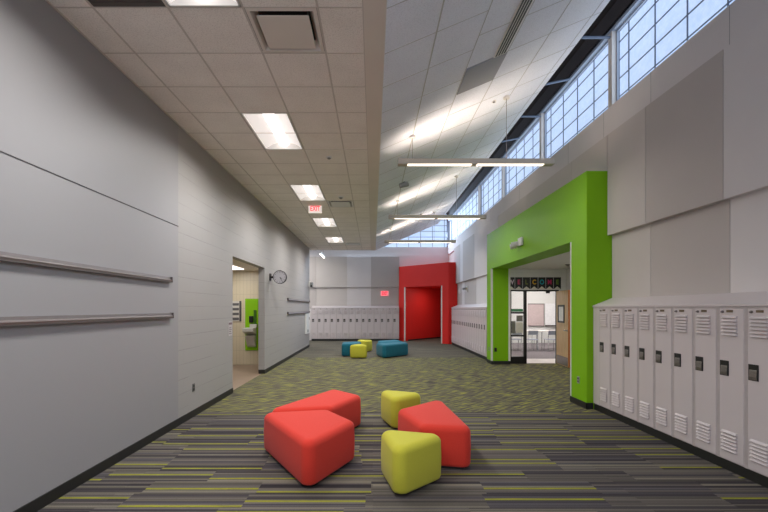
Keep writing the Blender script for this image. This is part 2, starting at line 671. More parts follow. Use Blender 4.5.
def slope_quad(mb, x0, x1, y0, y1, lift0, lift1):
    """slab lying on the slope, lifts measured downwards along its normal"""
    poly = [Vector((x, y, sz(x))) - NRM * lift0 for x, y in ((x0, y0), (x1, y0), (x1, y1), (x0, y1))]
    mb.extr(poly, -NRM * (lift1 - lift0))


s = MB()
slope_quad(s, SX0, SX1, YB, YC, -0.05, 0.0)
struct(s.build('ceiling_sloped', M_TILE2), 'sloped grey tile ceiling rising to the high windows')
s = MB()
for x in SEAMX[1:-1]:
    wd = 0.014 if x < 0.7 else 0.008
    slope_quad(s, x - wd / 2, x + wd / 2, YB, YC, 0, 0.003)
for i in range(6):
    yo = 3.99 if i < 2 else 4.965
    for k in range(-9, 24):
        y = yo + 0.605 * k
        if YB < y < YC and SEAMX[i + 1] - SEAMX[i] > 0.05:
            slope_quad(s, SEAMX[i] + 0.005, SEAMX[i + 1] - 0.005, y - 0.0035, y + 0.0035, 0, 0.0025)
struct(s.build('trim_5', M_TEE2))
# slot diffuser and grey access panel in the slope
o = (1.55, 3.75, sz(1.55))
g = thing('slot_diffuser', 'long black slotted air diffuser in the sloped ceiling', 'air vent', o)
s = MB()
slope_quad(s, 1.475, 1.625, 3.75, 4.965, 0, 0.012)
s.build('frame', M_WHITEP, g)
for j in range(4):
    s = MB()
    x = 1.487 + j * 0.034
    slope_quad(s, x, x + 0.022, 3.77, 4.95, 0.0125, 0.014)
    s.build('slot', M_BLACKP, g)
s = MB()
slope_quad(s, 1.15, 1.643, 4.975, 5.562, 0.0, 0.012)
tag(s.build('ceiling_panel', M_CPANEL, origin=(1.4, 5.27, sz(1.4))), 'darker grey square panel set in the sloped ceiling', 'ceiling panel')

# ------------------------------------------------------------------ roof deck and struts (dark gap above the windows)
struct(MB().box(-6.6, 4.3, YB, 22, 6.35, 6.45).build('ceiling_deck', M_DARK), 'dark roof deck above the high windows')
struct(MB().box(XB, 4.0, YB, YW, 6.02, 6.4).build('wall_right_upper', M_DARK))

# ------------------------------------------------------------------ right wall
RW = MB()
RW.box(XR, XR + 0.15, YB, 6.447, 0, 4.36)
RW.box(XR, XR + 0.15, 12.08, YW, 0, 4.36)
RW.box(XR, XR + 0.15, 6.447, 12.08, 3.7, 4.36)
struct(RW.build('wall_right', M_PANEL_M), 'right wall behind the panels and lockers')
SILL = 4.80
struct(MB().box(XB, XB + 0.2, YB, YW, 4.30, SILL).build('trim_6', M_PANEL_L), 'pale grey band under the high windows')
sm = MB()
for y in (4.27, 5.48, 6.6, 7.8, 10.4, 13.0):
    sm.box(XB - 0.002, XB, y - 0.0025, y + 0.0025, 4.36, SILL)
struct(sm.build('trim_7', M_GREYP))
LEDGE = 2.76


def panel(name, x0, x1, y0, y1, z0, z1, mat, label):
    tag(MB().box(x0, x1, y0, y1, z0, z1).build(name, mat, bevel=0.003, seg=1, origin=((x0 + x1) / 2, (y0 + y1) / 2, z0)),
        label, 'wall panel', 'fabric wall panels')


G_ = 0.003
rp = [(1.2, 3.08, M_PANEL_D, M_PANEL_D, 'dark grey', 'nearest the camera above the right lockers'),
      (3.08, 4.31, M_PANEL_L, M_PANEL_L, 'pale grey', 'at the right edge of the photo above the lockers'),
      (4.31, 5.54, M_PANEL_D, M_PANEL_D, 'dark grey', 'above the middle of the near right lockers'),
      (5.54, 6.44, M_PANEL_M, M_PANEL_M, 'mid grey', 'beside the green portal above the near lockers')]
for y0, y1, m1, m2, cn, wh in rp:
    panel('wall_panel', XP, XR, y0 + G_, y1 - G_, LEDGE, 4.36, m1, 'tall %s upper wall panel %s' % (cn, wh))
    panel('wall_panel', XR - 0.012, XR, y0 + G_, y1 - G_, 1.6, LEDGE, m2, 'recessed %s lower wall panel %s' % (cn, wh))
for y0, y1, cn, wh in [(6.447, 7.6, 'mid grey', 'at the near end'), (7.6, 9.8, 'mid grey', 'in the middle'), (9.8, 12.08, 'mid grey', 'at the far end')]:
    panel('wall_panel', XP, XR, y0 + G_, y1 - G_, 3.79, 4.36, M_PANEL_M, '%s wall panel showing above the green portal %s' % (cn, wh))
for y0, y1, m1, cn, wh in [(12.08, 14.9, M_PANEL_L, 'pale', 'just past the green portal'), (14.9, 16.8, M_PANEL_D, 'dark grey', 'over the far right lockers'),
                           (16.8, 17.3, M_PANEL_L, 'narrow pale', 'over the far right lockers'), (17.3, 18.6, M_PANEL_D, 'dark grey', 'next to the red portal')]:
    panel('wall_panel', XP, XR, y0 + G_, y1 - G_, 2.72, 4.36, m1, '%s upper wall panel %s' % (cn, wh))
    panel('wall_panel', XR - 0.012, XR, y0 + G_, y1 - G_, 1.6, 2.72, m1, '%s recessed lower wall panel %s' % (cn, wh))

# ------------------------------------------------------------------ high windows on the right
XG = XB + 0.10
HEAD = 5.97
bays = [-1.6, 1.07, 3.75, 6.425, 9.1, 11.8, 14.45, 20.0]
struct(MB().box(XB, XG + 0.1, YB, YW, HEAD, 6.06).build('trim_8', M_BEAM), 'blue grey window head beam')
for i in range(len(bays) - 1):
    y0, y1 = bays[i], bays[i + 1]
    wf = MB()
    wf.box(XB, XG + 0.05, y0 - 0.05, y0 + 0.05, SILL, HEAD)
    wo = struct(wf.build('window_%d' % (i + 1), M_POST), 'high translucent window bay on the right')
    wo['category'] = 'window'
    MB().box(XG + 0.01, XG + 0.03, y0 + 0.05, y1 - 0.05, SILL, HEAD).build('pane', M_PANE, wo)
    mu = MB()
    y = y1 - 0.05 - 0.26
    while y > y0 + 0.1:
        mu.box(XG - 0.004, XG + 0.012, y - 0.006, y + 0.006, SILL, HEAD)
        y -= 0.57
    for z in (4.92, 5.205, 5.49, 5.775):
        mu.box(XG - 0.004, XG + 0.012, y0 + 0.05, y1 - 0.05, z - 0.006, z + 0.006)
    mu.build('muntin', M_GLASSFRAME, wo)
    fr = MB()
    fr.box(XG - 0.03, XG + 0.02, y0 + 0.05, y0 + 0.075, SILL, HEAD)
    fr.box(XG - 0.03, XG + 0.02, y1 - 0.075, y1 - 0.05, SILL, HEAD)
    fr.box(XG - 0.03, XG + 0.02, y0 + 0.075, y1 - 0.075, HEAD - 0.03, HEAD)
    fr.build('window_frame', M_BEAM, wo)

wh_ = ['over the lamp nearest the camera', 'above the near window post', 'in the gap above the first lamp', 'at the second window post',
       'above the second window bay', 'at the third window post']
for j, (y, za, zb) in enumerate([(5.1, 5.88, 5.98), (6.425, 5.9, 5.9), (7.73, 5.87, 5.98), (9.07, 5.9, 5.9), (10.4, 5.87, 5.98), (11.8, 5.9, 5.9)]):
    m = MB()
    m.cyl((2.78, y, za - 0.1 if za != zb else za), (XB, y, zb), 0.022, 8)
    tag(m.build('roof_strut', M_STEEL, origin=(XB, y, zb)), 'thin blue grey steel strut crossing the dark gap ' + wh_[j], 'strut', 'steel struts in the dark roof gap')

# ------------------------------------------------------------------ far wall
BW = MB()
BW.box(-6.5, 1.33, YW, YW + 0.15, 0, 4.30)
BW.box(1.33, XR + 0.15, YW, YW + 0.15, 3.5, 4.30)
struct(BW.build('wall_back', M_PANEL_L), 'far wall of the hall')
struct(MB().box(-6.5, XR + 0.15, YW + 0.02, YW + 0.2, 4.20, 4.69).build('trim_9', M_PANEL_L), 'pale band below the far high window')
struct(MB().box(-6.6, -6.5, 16.9, 20.5, 0, 6.4).build('wall_corridor', M_WALL))
struct(MB().box(-6.5, XL - 0.15, 16.85, 16.95, 0, 6.4).build('wall_corridor_near', M_WALL))
for x0, x1, mt, cn, wh in [(-4.4, -2.84, M_PANEL_D, 'dark grey', 'at the far left corner'), (-2.84, -1.30, M_PANEL_M, 'mid grey', 'second from the left corner'),
                           (-1.30, -0.10, M_PANEL_L, 'pale grey', 'in the middle'), (-0.10, 1.32, M_PANEL_D, 'dark grey', 'beside the red portal')]:
    panel('wall_panel', x0 + G_, x1 - G_, YW - 0.12, YW, 2.66, 4.19, mt, '%s upper panel of the far wall %s' % (cn, wh))
    panel('wall_panel', x0 + G_, x1 - G_, YW - 0.02, YW, 1.6, 2.62, mt, '%s lower panel of the far wall %s' % (cn, wh))
wb = struct(MB().box(3.72, 3.86, YW - 0.02, YW + 0.12, 4.69, 6.0).build('window_8', M_BEAM), 'high translucent window across the far wall')
wb['category'] = 'window'
MB().box(-6.5, 3.72, YW + 0.09, YW + 0.11, 4.69, 6.35).build('pane', M_PANE, wb)
mu = MB()
x = -6.0
while x < 3.7:
    mu.box(x - 0.012, x + 0.012, YW + 0.075, YW + 0.092, 4.69, 6.35)
    x += 0.6
for z in (4.92, 5.205, 5.49, 5.775, 6.06):
    mu.box(-6.5, 3.72, YW + 0.075, YW + 0.092, z - 0.012, z + 0.012)
mu.build('muntin', M_GLASSFRAME, wb)

# ------------------------------------------------------------------ green portal
XF, PY0, PY1, PZ = 3.40, 6.447, 12.08, 3.79
OY0, OY1, OZ, XJ = 6.969, 11.6, 2.74, 3.93
g = MB()
g.box(XF, XJ, PY0, OY0, 0, PZ)
g.box(XF, XJ, OY1, PY1, 0, PZ)
g.box(XF, XJ, OY0, OY1, OZ, PZ)
gp = struct(g.build('wall_portal_green', M_GREEN), 'big green painted portal around the classroom entry')
bd = MB()
bd.box(XF - 0.006, XF + 0.03, OY0, OY0 + 0.006, 0.0, OZ)
bd.box(XF - 0.006, XF, OY0 - 0.03, OY0 + 0.006, 0.0, OZ)
bd.box(XF - 0.006, XF, OY1 - 0.006, OY1 + 0.07, 0.1, OZ)
bd.box(XF - 0.006, XF + 0.03, OY1 - 0.006, OY1, 0.1, OZ)
bd.box(XJ - 0.05, XJ + 0.004, OY1 - 0.008, OY1, 0.1, OZ)
bd.build('corner_bead', M_BEAD, gp)
bb = MB()
bb.box(XF - 0.012, XF, PY0 - 0.012, OY0, 0, 0.1)
bb.box(XF - 0.012, 3.5, PY0 - 0.012, PY0, 0, 0.1)
bb.box(XF - 0.012, XF, OY1, PY1, 0, 0.1)
bb.box(XF - 0.012, XJ, OY1 - 0.012, OY1, 0, 0.1)
struct(bb.build('baseboard_portal', M_BASE))
# entry recess and classroom front
YD = 11.75


def dx(px):
    return (px - CX) / F * YD


def dz(py):
    return CAM_Z - (py - CY) / F * YD


struct(MB().box(XJ, 5.75, PY0 + 0.3, YD + 0.1, OZ, OZ + 0.08).build('ceiling_entry', M_WALL))
v = MB()
v.box(5.6, 5.75, PY0 + 0.3, YD, 0, OZ)
v.box(XJ, 5.6, PY0 + 0.3, OY0, 0, OZ)
struct(v.build('wall_entry', M_CMU))
ef = MB()
ef.box(XJ, 5.6, YD, YD + 0.12, 2.14, OZ)
ef.box(5.40, 5.6, YD, YD + 0.12, 0, 2.14)
struct(ef.build('wall_classroom_front', M_CMU), 'white block wall over the classroom door')
f = MB()
f.box(XJ + 0.02, dx(527), YD + 0.02, YD + 0.09, dz(357.3), dz(357.3) + 0.02)
f.box(XJ + 0.02, dx(527), YD + 0.02, YD + 0.09, 0, dz(357.3))
f.box(XJ + 0.02, 5.40, YD + 0.02, YD + 0.09, 2.10, 2.16)
f.box(dx(524.4), dx(527), YD + 0.02, YD + 0.09, 0, 2.12)
f.box(5.33, 5.40, YD + 0.02, YD + 0.09, 0, 2.12)
f.box(XJ + 0.02, dx(510.9) + 0.02, YD + 0.02, YD + 0.09, 0, 2.12)
for py in (312.8, 335.8):
    f.box(XJ + 0.02, dx(524.6), YD + 0.02, YD + 0.09, dz(py) - 0.025, dz(py) + 0.025)
fr = struct(f.build('window_9', M_BLACKF), 'black framed sidelight beside the classroom door')
fr['category'] = 'window'
MB().box(XJ + 0.03, dx(524.5), YD + 0.05, YD + 0.056, dz(357), 2.11).build('pane', M_GLASS, fr)
MB().box(dx(546), dx(549.5), YD - 0.03, YD + 0.02, 2.04, 2.10).build('door_closer', M_BLACKP, fr)

# open door
A = Vector((5.33, YD + 0.02, 0))
B = Vector((5.245, 10.88, 0))
dd = (B - A).normalized()
dn = Vector((dd.y, -dd.x, 0))
if dn.x > 0:
    dn = -dn                         # the face seen from the hall
LD = (B - A).length


def door_slab(mb, u0, u1, z0, z1, n0, n1):
    p = [A + dd * u0 + dn * n0, A + dd * u1 + dn * n0, A + dd * u1 + dn * n1, A + dd * u0 + dn * n1]
    return mb.prism([(q.x, q.y) for q in p], z0, z1)


dr = struct(door_slab(MB(), 0, LD - 0.004, 0.012, 2.1, -0.045, 0).build('door_1', M_WOOD, origin=tuple(A)), 'open maple wood classroom door')
dr['category'] = 'door'
door_slab(MB(), LD - 0.004, LD, 0.012, 2.1, -0.045, 0).build('edge_band', M_WOODE, dr)
door_slab(MB(), 0.03, LD - 0.03, 0.03, 0.27, 0, 0.003).build('kick_plate', M_ALU, dr)
fw = MB()
u0, u1, z0, z1 = 0.13, 0.63, 1.20, 1.70
door_slab(fw, u0, u1, z0, z0 + 0.05, 0, 0.012)
door_slab(fw, u0, u1, z1 - 0.05, z1, 0, 0.012)
door_slab(fw, u0, u0 + 0.07, z0, z1, 0, 0.012)
door_slab(fw, u1 - 0.07, u1, z0, z1, 0, 0.012)
fo = fw.build('frame', M_BLACKF, dr)
door_slab(MB(), u0 + 0.07, u1 - 0.07, z0 + 0.05, z1 - 0.05, 0, 0.004).build('pane', M_WBOARD, dr)
h = MB()
p = A + dd * (LD - 0.07)
h.cyl(p + Vector((0, 0, 1.0)), p + dn * 0.05 + Vector((0, 0, 1.0)), 0.014, 10)
q = p + dn * 0.05 + Vector((0, 0, 1.0))
h.cyl(q, q - dd * 0.12, 0.011, 10)
h.cyl(p + Vector((0, 0, 1.0)), p + dn * 0.008 + Vector((0, 0, 1.0)), 0.03, 14)
h.build('door_handle', M_CHROME, dr)

# WELCOME pennant banner
bn = thing('welcome_banner', 'black pennant banner spelling WELCOME over the classroom door', 'banner', (4.7, YD - 0.01, 2.15))
cols = [(214, 200, 214), (214, 70, 110), (120, 130, 60), (232, 180, 40), (30, 160, 175), (200, 40, 100), (110, 140, 50)]
PW = 7.7 / F * YD
for j, (ch, cc) in enumerate(zip('WELCOME', cols)):
    xc = dx(511.0 + 7.7 * j)
    zt, zb = dz(277.3), dz(289.2)
    x0, x1 = xc - PW / 2 + 0.006, xc + PW / 2 - 0.006
    if j == 0:
        x0 = max(x0, XJ + 0.005)
    pm = MB()
    pm.extr([(x0, YD - 0.008, zt), (x1, YD - 0.008, zt), (x1, YD - 0.008, zb), (xc, YD - 0.008, zb + 0.085), (x0, YD - 0.008, zb)], (0, 0.006, 0))
    pn = pm.build('pennant', M_BLACKF, bn, origin=(xc, YD, zb))
    lettering('letter', ch, (xc, YD - 0.010, dz(282.3)), 0.185, pbr('letter_paint_%d' % j, cc, 0.7, var=0.02), pn, bold=0.006, sx=0.85)
    MB().extr([(x0 + 0.01, YD - 0.003, zb), (x1 - 0.01, YD - 0.003, zb), (xc, YD - 0.003, zb + 0.085)], (0, 0.002, 0)).build('notch_backing', M_PAPER, pn)

# notices on the sidelight glass
for nm, x0, x1, y0, y1, mt, lb in [
        ('paper_strip', 511.8, 523.5, 309.0, 311.6, M_PAPERGR, 'green paper strip taped across the sidelight glass'),
        ('paper_notice', 517, 523.3, 315.5, 321.5, M_PAPERG, 'small grey printed notice at the top of the sidelight middle pane'),
        ('paper_notice', 516.5, 523.5, 322.2, 333.0, M_PAPER, 'cream paper sheet on the sidelight middle pane'),
        ('paper_notice', 512, 516, 321, 333.5, M_PAPERG, 'tall grey paper sheet at the left of the sidelight middle pane')]:
    tag(MB().box(dx(x0), dx(x1), YD + 0.045, YD + 0.049, dz(y1), dz(y0)).build(nm, mt, origin=(dx((x0 + x1) / 2), YD + 0.047, dz(y1))), lb, 'notice', None)

# ------------------------------------------------------------------ classroom seen through the door
CYB = 18.75
struct(MB().box(4.0, 10.2, YD + 0.12, CYB, -0.06, 0.004).build('floor_classroom', M_CARPET2))
struct(MB().box(XJ + 0.05, 6.2, YD + 0.06, 12.85, 0.0, 0.008).build('floor_entry_tile', M_VCT2))
struct(MB().box(4.0, 10.3, CYB, CYB + 0.1, 0, 3.1).build('wall_classroom_back', M_CMU), 'white block back wall of the classroom')
struct(MB().box(10.2, 10.3, YD, CYB, 0, 3.1).build('wall_classroom_right', M_CMU))
struct(MB().box(5.75, 10.2, YD, YD + 0.1, 0, 3.1).build('wall_classroom_near', M_CMU))
struct(MB().box(3.97, 4.04, 12.1, CYB, 0, 3.1).build('wall_classroom_left', M_CMU))
struct(MB().box(3.97, 10.3, YD + 0.12, CYB + 0.1, 3.0, 3.1).build('ceiling_classroom', M_TILE2))
for i, (x, y) in enumerate([(5.6, 14.5), (7.4, 14.5), (5.6, 17.0), (7.6, 17.0)]):  # panels out of view, added to light the classroom
    tag(MB().box(x - 0.3, x + 0.3, y - 0.6, y + 0.6, 2.975, 2.999).build('ceiling_light', M_CLASSFILL, origin=(x, y, 3)),
        'unseen light panel added to brighten the classroom, %s' % ['near left', 'near right', 'far left', 'far right'][i], 'ceiling light', 'added classroom light panels')


def cw(px):
    return (px - CX) / F * (CYB - 0.02)


def cz(py):
    return CAM_Z - (py - CY) / F * (CYB - 0.02)


tb = thing('tackboard', 'pinkish tackboard on the classroom back wall', 'board', (cw(536), CYB, cz(326)))
MB().box(cw(528), cw(544.3), CYB - 0.03, CYB, cz(326), cz(304)).build('panel', M_TACK, tb)
m = MB()
for x0, x1, z0, z1 in [(cw(528), cw(544.3), cz(304) - 0.02, cz(304) + 0.02), (cw(544.3) - 0.03, cw(544.3), cz(326), cz(304)), (cw(528), cw(544.3), cz(326) - 0.02, cz(326) + 0.02)]:
    m.box(x0, x1, CYB - 0.04, CYB - 0.028, z0, z1)
m.build('frame', M_ALU, tb)
tb = thing('wall_whiteboard', 'bright whiteboard with tray on the classroom back wall', 'board', (cw(556), CYB, cz(326)))
MB().box(cw(545.3), cw(568), CYB - 0.03, CYB - 0.001, cz(325), cz(303.5)).build('panel', M_WBOARD, tb)
MB().box(cw(545.3), cw(568), CYB - 0.1, CYB - 0.004, cz(326.3), cz(325)).build('tray', M_ALUD, tb)

tab = thing('classroom_table', 'white topped table behind the sidelight in the classroom', 'table', (5.72, 15.8, 0), 'classroom tables')
MB().box(5.1, 6.35, 15.5, 16.1, 0.71, 0.75).build('tabletop', M_TABLE, tab, bevel=0.006)
for sx_ in (5.15, 6.3):
    for sy_ in (15.55, 16.05):
        MB().cyl((sx_, sy_, 0), (sx_, sy_, 0.71), 0.02, 8).build('leg', M_CHROME, tab)
for x, y, lb in [(7.05, 15.8, 'white topped table in the middle of the classroom doorway'), (8.42, 16.0, 'white topped table at the right of the classroom doorway')]:
    t2 = copy_tree(tab)
    t2.location = (x, y, 0)
    t2['label'] = lb


def make_chair():
    c_ = thing('school_chair', 'x', 'chair', (0, 0, 0), 'classroom chairs')
    MB().box(-0.2, 0.2, -0.2, 0.2, 0.43, 0.455).build('seat', M_CHAIR, c_, bevel=0.008)
    MB().extr([(-0.19, -0.2, 0.62), (0.19, -0.2, 0.62), (0.17, -0.23, 0.78), (-0.17, -0.23, 0.78)], (0, 0.02, 0)).build('backrest', M_CHAIR, c_)
    for sx_ in (-0.18, 0.18):
        MB().cyl((sx_, -0.22, 0), (sx_, -0.17, 0.44), 0.014, 8).build('leg', M_CHROME, c_)
        MB().cyl((sx_, 0.2, 0), (sx_, 0.15, 0.44), 0.014, 8).build('leg', M_CHROME, c_)
        MB().cyl((sx_, -0.17, 0.43), (sx_, -0.212, 0.77), 0.011, 8).build('back_post', M_CHROME, c_)
    return c_


ch0 = make_chair()
spots = [(5.35, 15.25, 'grey school chair at the left of the table behind the sidelight'), (5.95, 15.25, 'grey school chair at the right of the table behind the sidelight'),
         (6.7, 15.25, 'grey school chair at the left of the table in the doorway'), (7.35, 15.25, 'grey school chair at the right of the table in the doorway'),
         (8.1, 15.45, 'grey school chair by the right classroom table, nearer the door'), (8.7, 15.45, 'grey school chair by the right classroom table, far right')]
for i, (x, y, lb) in enumerate(spots):
    q = ch0 if i == 0 else copy_tree(ch0)
    q.location = (x, y, 0)
    q['label'] = lb

# ------------------------------------------------------------------ red portal across the far right corner
RA = Vector((1.30, 20.2))
RB = Vector((3.39, 18.2))
rd = (RB - RA).normalized()
rn = Vector((-rd.y, rd.x))
if rn.y > 0:
    rn = -rn                          # towards the hall
RL = (RB - RA).length
RT, ROZ = 3.68, 2.65


def red_u(px):
    """distance along the face where the sight line through px crosses it"""
    k_ = (px - CX) / F
    return (RA.x - k_ * RA.y) / (k_ * rd.y - rd.x)


U0, U1 = red_u(405), red_u(441.3)
r = MB()


def rslab(mb, u0, u1, n0, n1, z0, z1):
    ps = [RA + rd * u0 - rn * n0, RA + rd * u1 - rn * n0, RA + rd * u1 - rn * n1, RA + rd * u0 - rn * n1]
    return mb.prism([tuple(p_) for p_ in ps], z0, z1)


rslab(r, 0, U0, 0, 0.25, 0, RT)
rslab(r, U1, RL, 0, 0.25, 0, RT)
rslab(r, U0, U1, 0, 0.25, ROZ, RT)
r.prism([tuple(RB), (XR, RB.y + 0.04), (XR, 18.9), tuple(RB - rn * 0.25)], 0, RT)
r.prism([tuple(RA), tuple(RA - rn * 0.25), (1.30, YW)], 0, RT)
rp_ = struct(r.build('wall_portal_red', M_RED), 'red painted angled portal in the far right corner')
bd = MB()
rslab(bd, U0 - 0.05, U0 + 0.01, -0.008, 0.03, 0, ROZ)
rslab(bd, U1 - 0.01, U1 + 0.05, -0.008, 0.03, 0, ROZ)
bd.build('corner_bead', M_BEAD, rp_)
ri = MB()
rslab(ri, U0 - 0.1, U0, 0.25, 4.2, 0, ROZ + 0.1)
rslab(ri, U1, U1 + 0.1, 0.25, 4.2, 0, ROZ + 0.1)
rslab(ri, U0 - 0.1, U1 + 0.1, 4.2, 4.3, 0, ROZ + 0.1)
struct(ri.build('wall_recess_red', M_RED))
rc = MB()
rslab(rc, U0 - 0.1, U1 + 0.1, 0.2, 4.3, ROZ + 0.02, ROZ + 0.1)
struct(rc.build('ceiling_recess', M_RED))
bb = MB()
rslab(bb, U0, U0 + 0.012, 0.25, 4.2, 0, 0.06)
rslab(bb, U1 - 0.012, U1, 0.25, 4.2, 0, 0.06)
struct(bb.build('baseboard_recess', M_BASE))

# ------------------------------------------------------------------ lockers
LW, LH0, LH1 = 0.309, 0.1, 1.62


def make_locker():
    """local frame: x along the row, front at y = 0 facing -y"""
    root = thing('locker', 'x', 'locker', (0, 0, 0), 'lockers')
    cb = MB()
    cb.box(0, LW, 0.004, 0.29, 0, 1.52)
    cb.box(0.003, 0.016, -0.003, 0.004, 0, 1.52)
    cb.box(LW - 0.016, LW - 0.003, -0.003, 0.004, 0, 1.52)
    cb.box(0.017, LW - 0.017, -0.001, 0.004, 1.505, 1.52)
    cb.build('cabinet', M_LOCKIN, root)
    d = MB()
    d.box(0.020, LW - 0.020, -0.006, 0.0045, 0.01, 1.50)
    do = d.build('door', M_LOCK, root, bevel=0.003, seg=1)
    # pressed louvres belong to the door sheet
    bm = bmesh.new()
    bm.from_mesh(do.data)
    me2 = bpy.data.meshes.new('door_louvres')
    lv = MB()
    for zc in (1.235, 0.10):
        for k in range(6):
            z = zc + k * 0.034
            lv.extr([(0.055, -0.006, z), (0.055, -0.026, z + 0.001), (0.055, -0.026, z + 0.006), (0.055, -0.006, z + 0.026)], (0.165, 0, 0))
    me2.from_pydata(lv.v, [], lv.f)
    bm.from_mesh(me2)
    bmesh.ops.recalc_face_normals(bm, faces=bm.faces)
    bm.to_mesh(do.data)
    bm.free()
    h = MB()
    h.prism([(0.030, -0.0065), (0.132, -0.0065), (0.132, -0.011), (0.030, -0.011)], 0.835, 0.985)
    ho = h.build('handle', M_BLACKP, do, bevel=0.002, seg=1)
    lf = MB()
    lf.extr([(0.044, -0.011, 0.935), (0.044, -0.014, 0.93), (0.044, -0.019, 0.87), (0.044, -0.016, 0.842), (0.044, -0.011, 0.842)], (0.074, 0, 0))
    # lift latch sits on the dark cup (same part)
    bm = bmesh.new()
    bm.from_mesh(ho.data)
    ml = bpy.data.meshes.new('latch')
    ml.from_pydata(lf.v, [], lf.f)
    nf0 = len(bm.faces)
    bm.from_mesh(ml)
    bm.faces.ensure_lookup_table()
    for fc in bm.faces[nf0:]:
        fc.material_index = 1
    bmesh.ops.recalc_face_normals(bm, faces=bm.faces)
    bm.to_mesh(ho.data)
    bm.free()
    ho.data.materials.append(M_HANDLE)
    MB().box(0.105, 0.175, -0.0095, -0.006, 1.462, 1.486).build('number_plate', M_PLATE, do)
    k = MB()
    k.cyl((0.062, -0.006, 1.468), (0.062, -0.014, 1.468), 0.013, 12)
    k.cyl((0.062, -0.014, 1.468), (0.062, -0.028, 1.466), 0.007, 10)
    k.build('vent_knob', M_ALU, do)
    for z in (0.25, 0.75, 1.25):
        MB().cyl((LW - 0.017, -0.006, z - 0.035), (LW - 0.017, -0.006, z + 0.035), 0.005, 8).build('hinge', M_LOCK, do)
    return root


lk0 = make_locker()
first = [True]


def put_locker(x, y, rz, label, group):
    o_ = lk0 if first[0] else copy_tree(lk0)
    first[0] = False
    o_.location = (x, y, LH0)
    o_.rotation_euler = (0, 0, rz)
    o_['label'] = label
    o_['group'] = group


XK = 3.505
N1 = 11
for i in range(N1):
    put_locker(XK, 6.275 - i * LW, -PI / 2, 'pale grey metal locker in the near right row, %s from the green portal' % ORD[i], 'near right row of lockers')
RY1 = 18.05
N2 = 18
for i in range(N2):
    put_locker(XK, RY1 - i * LW, -PI / 2, 'pale grey metal locker in the far right row, %s from the red portal' % ORD[i], 'far right row of lockers')
YK = 19.98
N3 = 14
for i in range(N3):
    put_locker(1.29 - (i + 1) * LW, YK, 0, 'white metal locker along the far wall, %s from the red portal' % ORD[i], 'far wall row of lockers')


def top_side(y0, y1, label):
    m = MB()
    m.extr([(XK - 0.012, y0, 1.621), (XK - 0.012, y0, 1.643), (XR - 0.014, y0, 1.765), (XR - 0.014, y0, 1.621)], (0, y1 - y0, 0))
    tag(m.build('sloping_hood', M_LOCK, origin=(XK, y0, 1.62)), label, 'locker hood')


tag(MB().box(XK + 0.002, XR - 0.02, 6.277, 6.444, 0.1, 1.62).build('filler_panel', M_LOCK, origin=(XK, 6.4, 0.1)), 'narrow pale metal filler strip between the near right lockers and the green portal', 'filler panel')
top_side(6.275 - N1 * LW, 6.444, 'sloped pale metal top running along the near right lockers')
top_side(RY1 - N2 * LW, RY1, 'sloped pale metal top running along the far right lockers')
m = MB()
m.extr([(1.29 - N3 * LW, YK - 0.012, 1.621), (1.29 - N3 * LW, YK - 0.012, 1.643), (1.29 - N3 * LW, YW - 0.03, 1.74), (1.29 - N3 * LW, YW - 0.03, 1.621)], (N3 * LW, 0, 0))
tag(m.build('sloping_hood', M_LOCK, origin=(0, YK, 1.62)), 'sloped white metal top running along the far wall lockers', 'locker hood')
bb = MB()
bb.box(XK + 0.006, XR - 0.02, 6.275 - N1 * LW, 6.43, 0, 0.1)
bb.box(XK + 0.006, XR - 0.02, RY1 - N2 * LW, RY1, 0, 0.1)
struct(bb.build('baseboard_right', M_BASE))
struct(MB().box(1.29 - N3 * LW, 1.28, YK + 0.006, YW, 0, 0.1).build('baseboard_back', M_BASE))

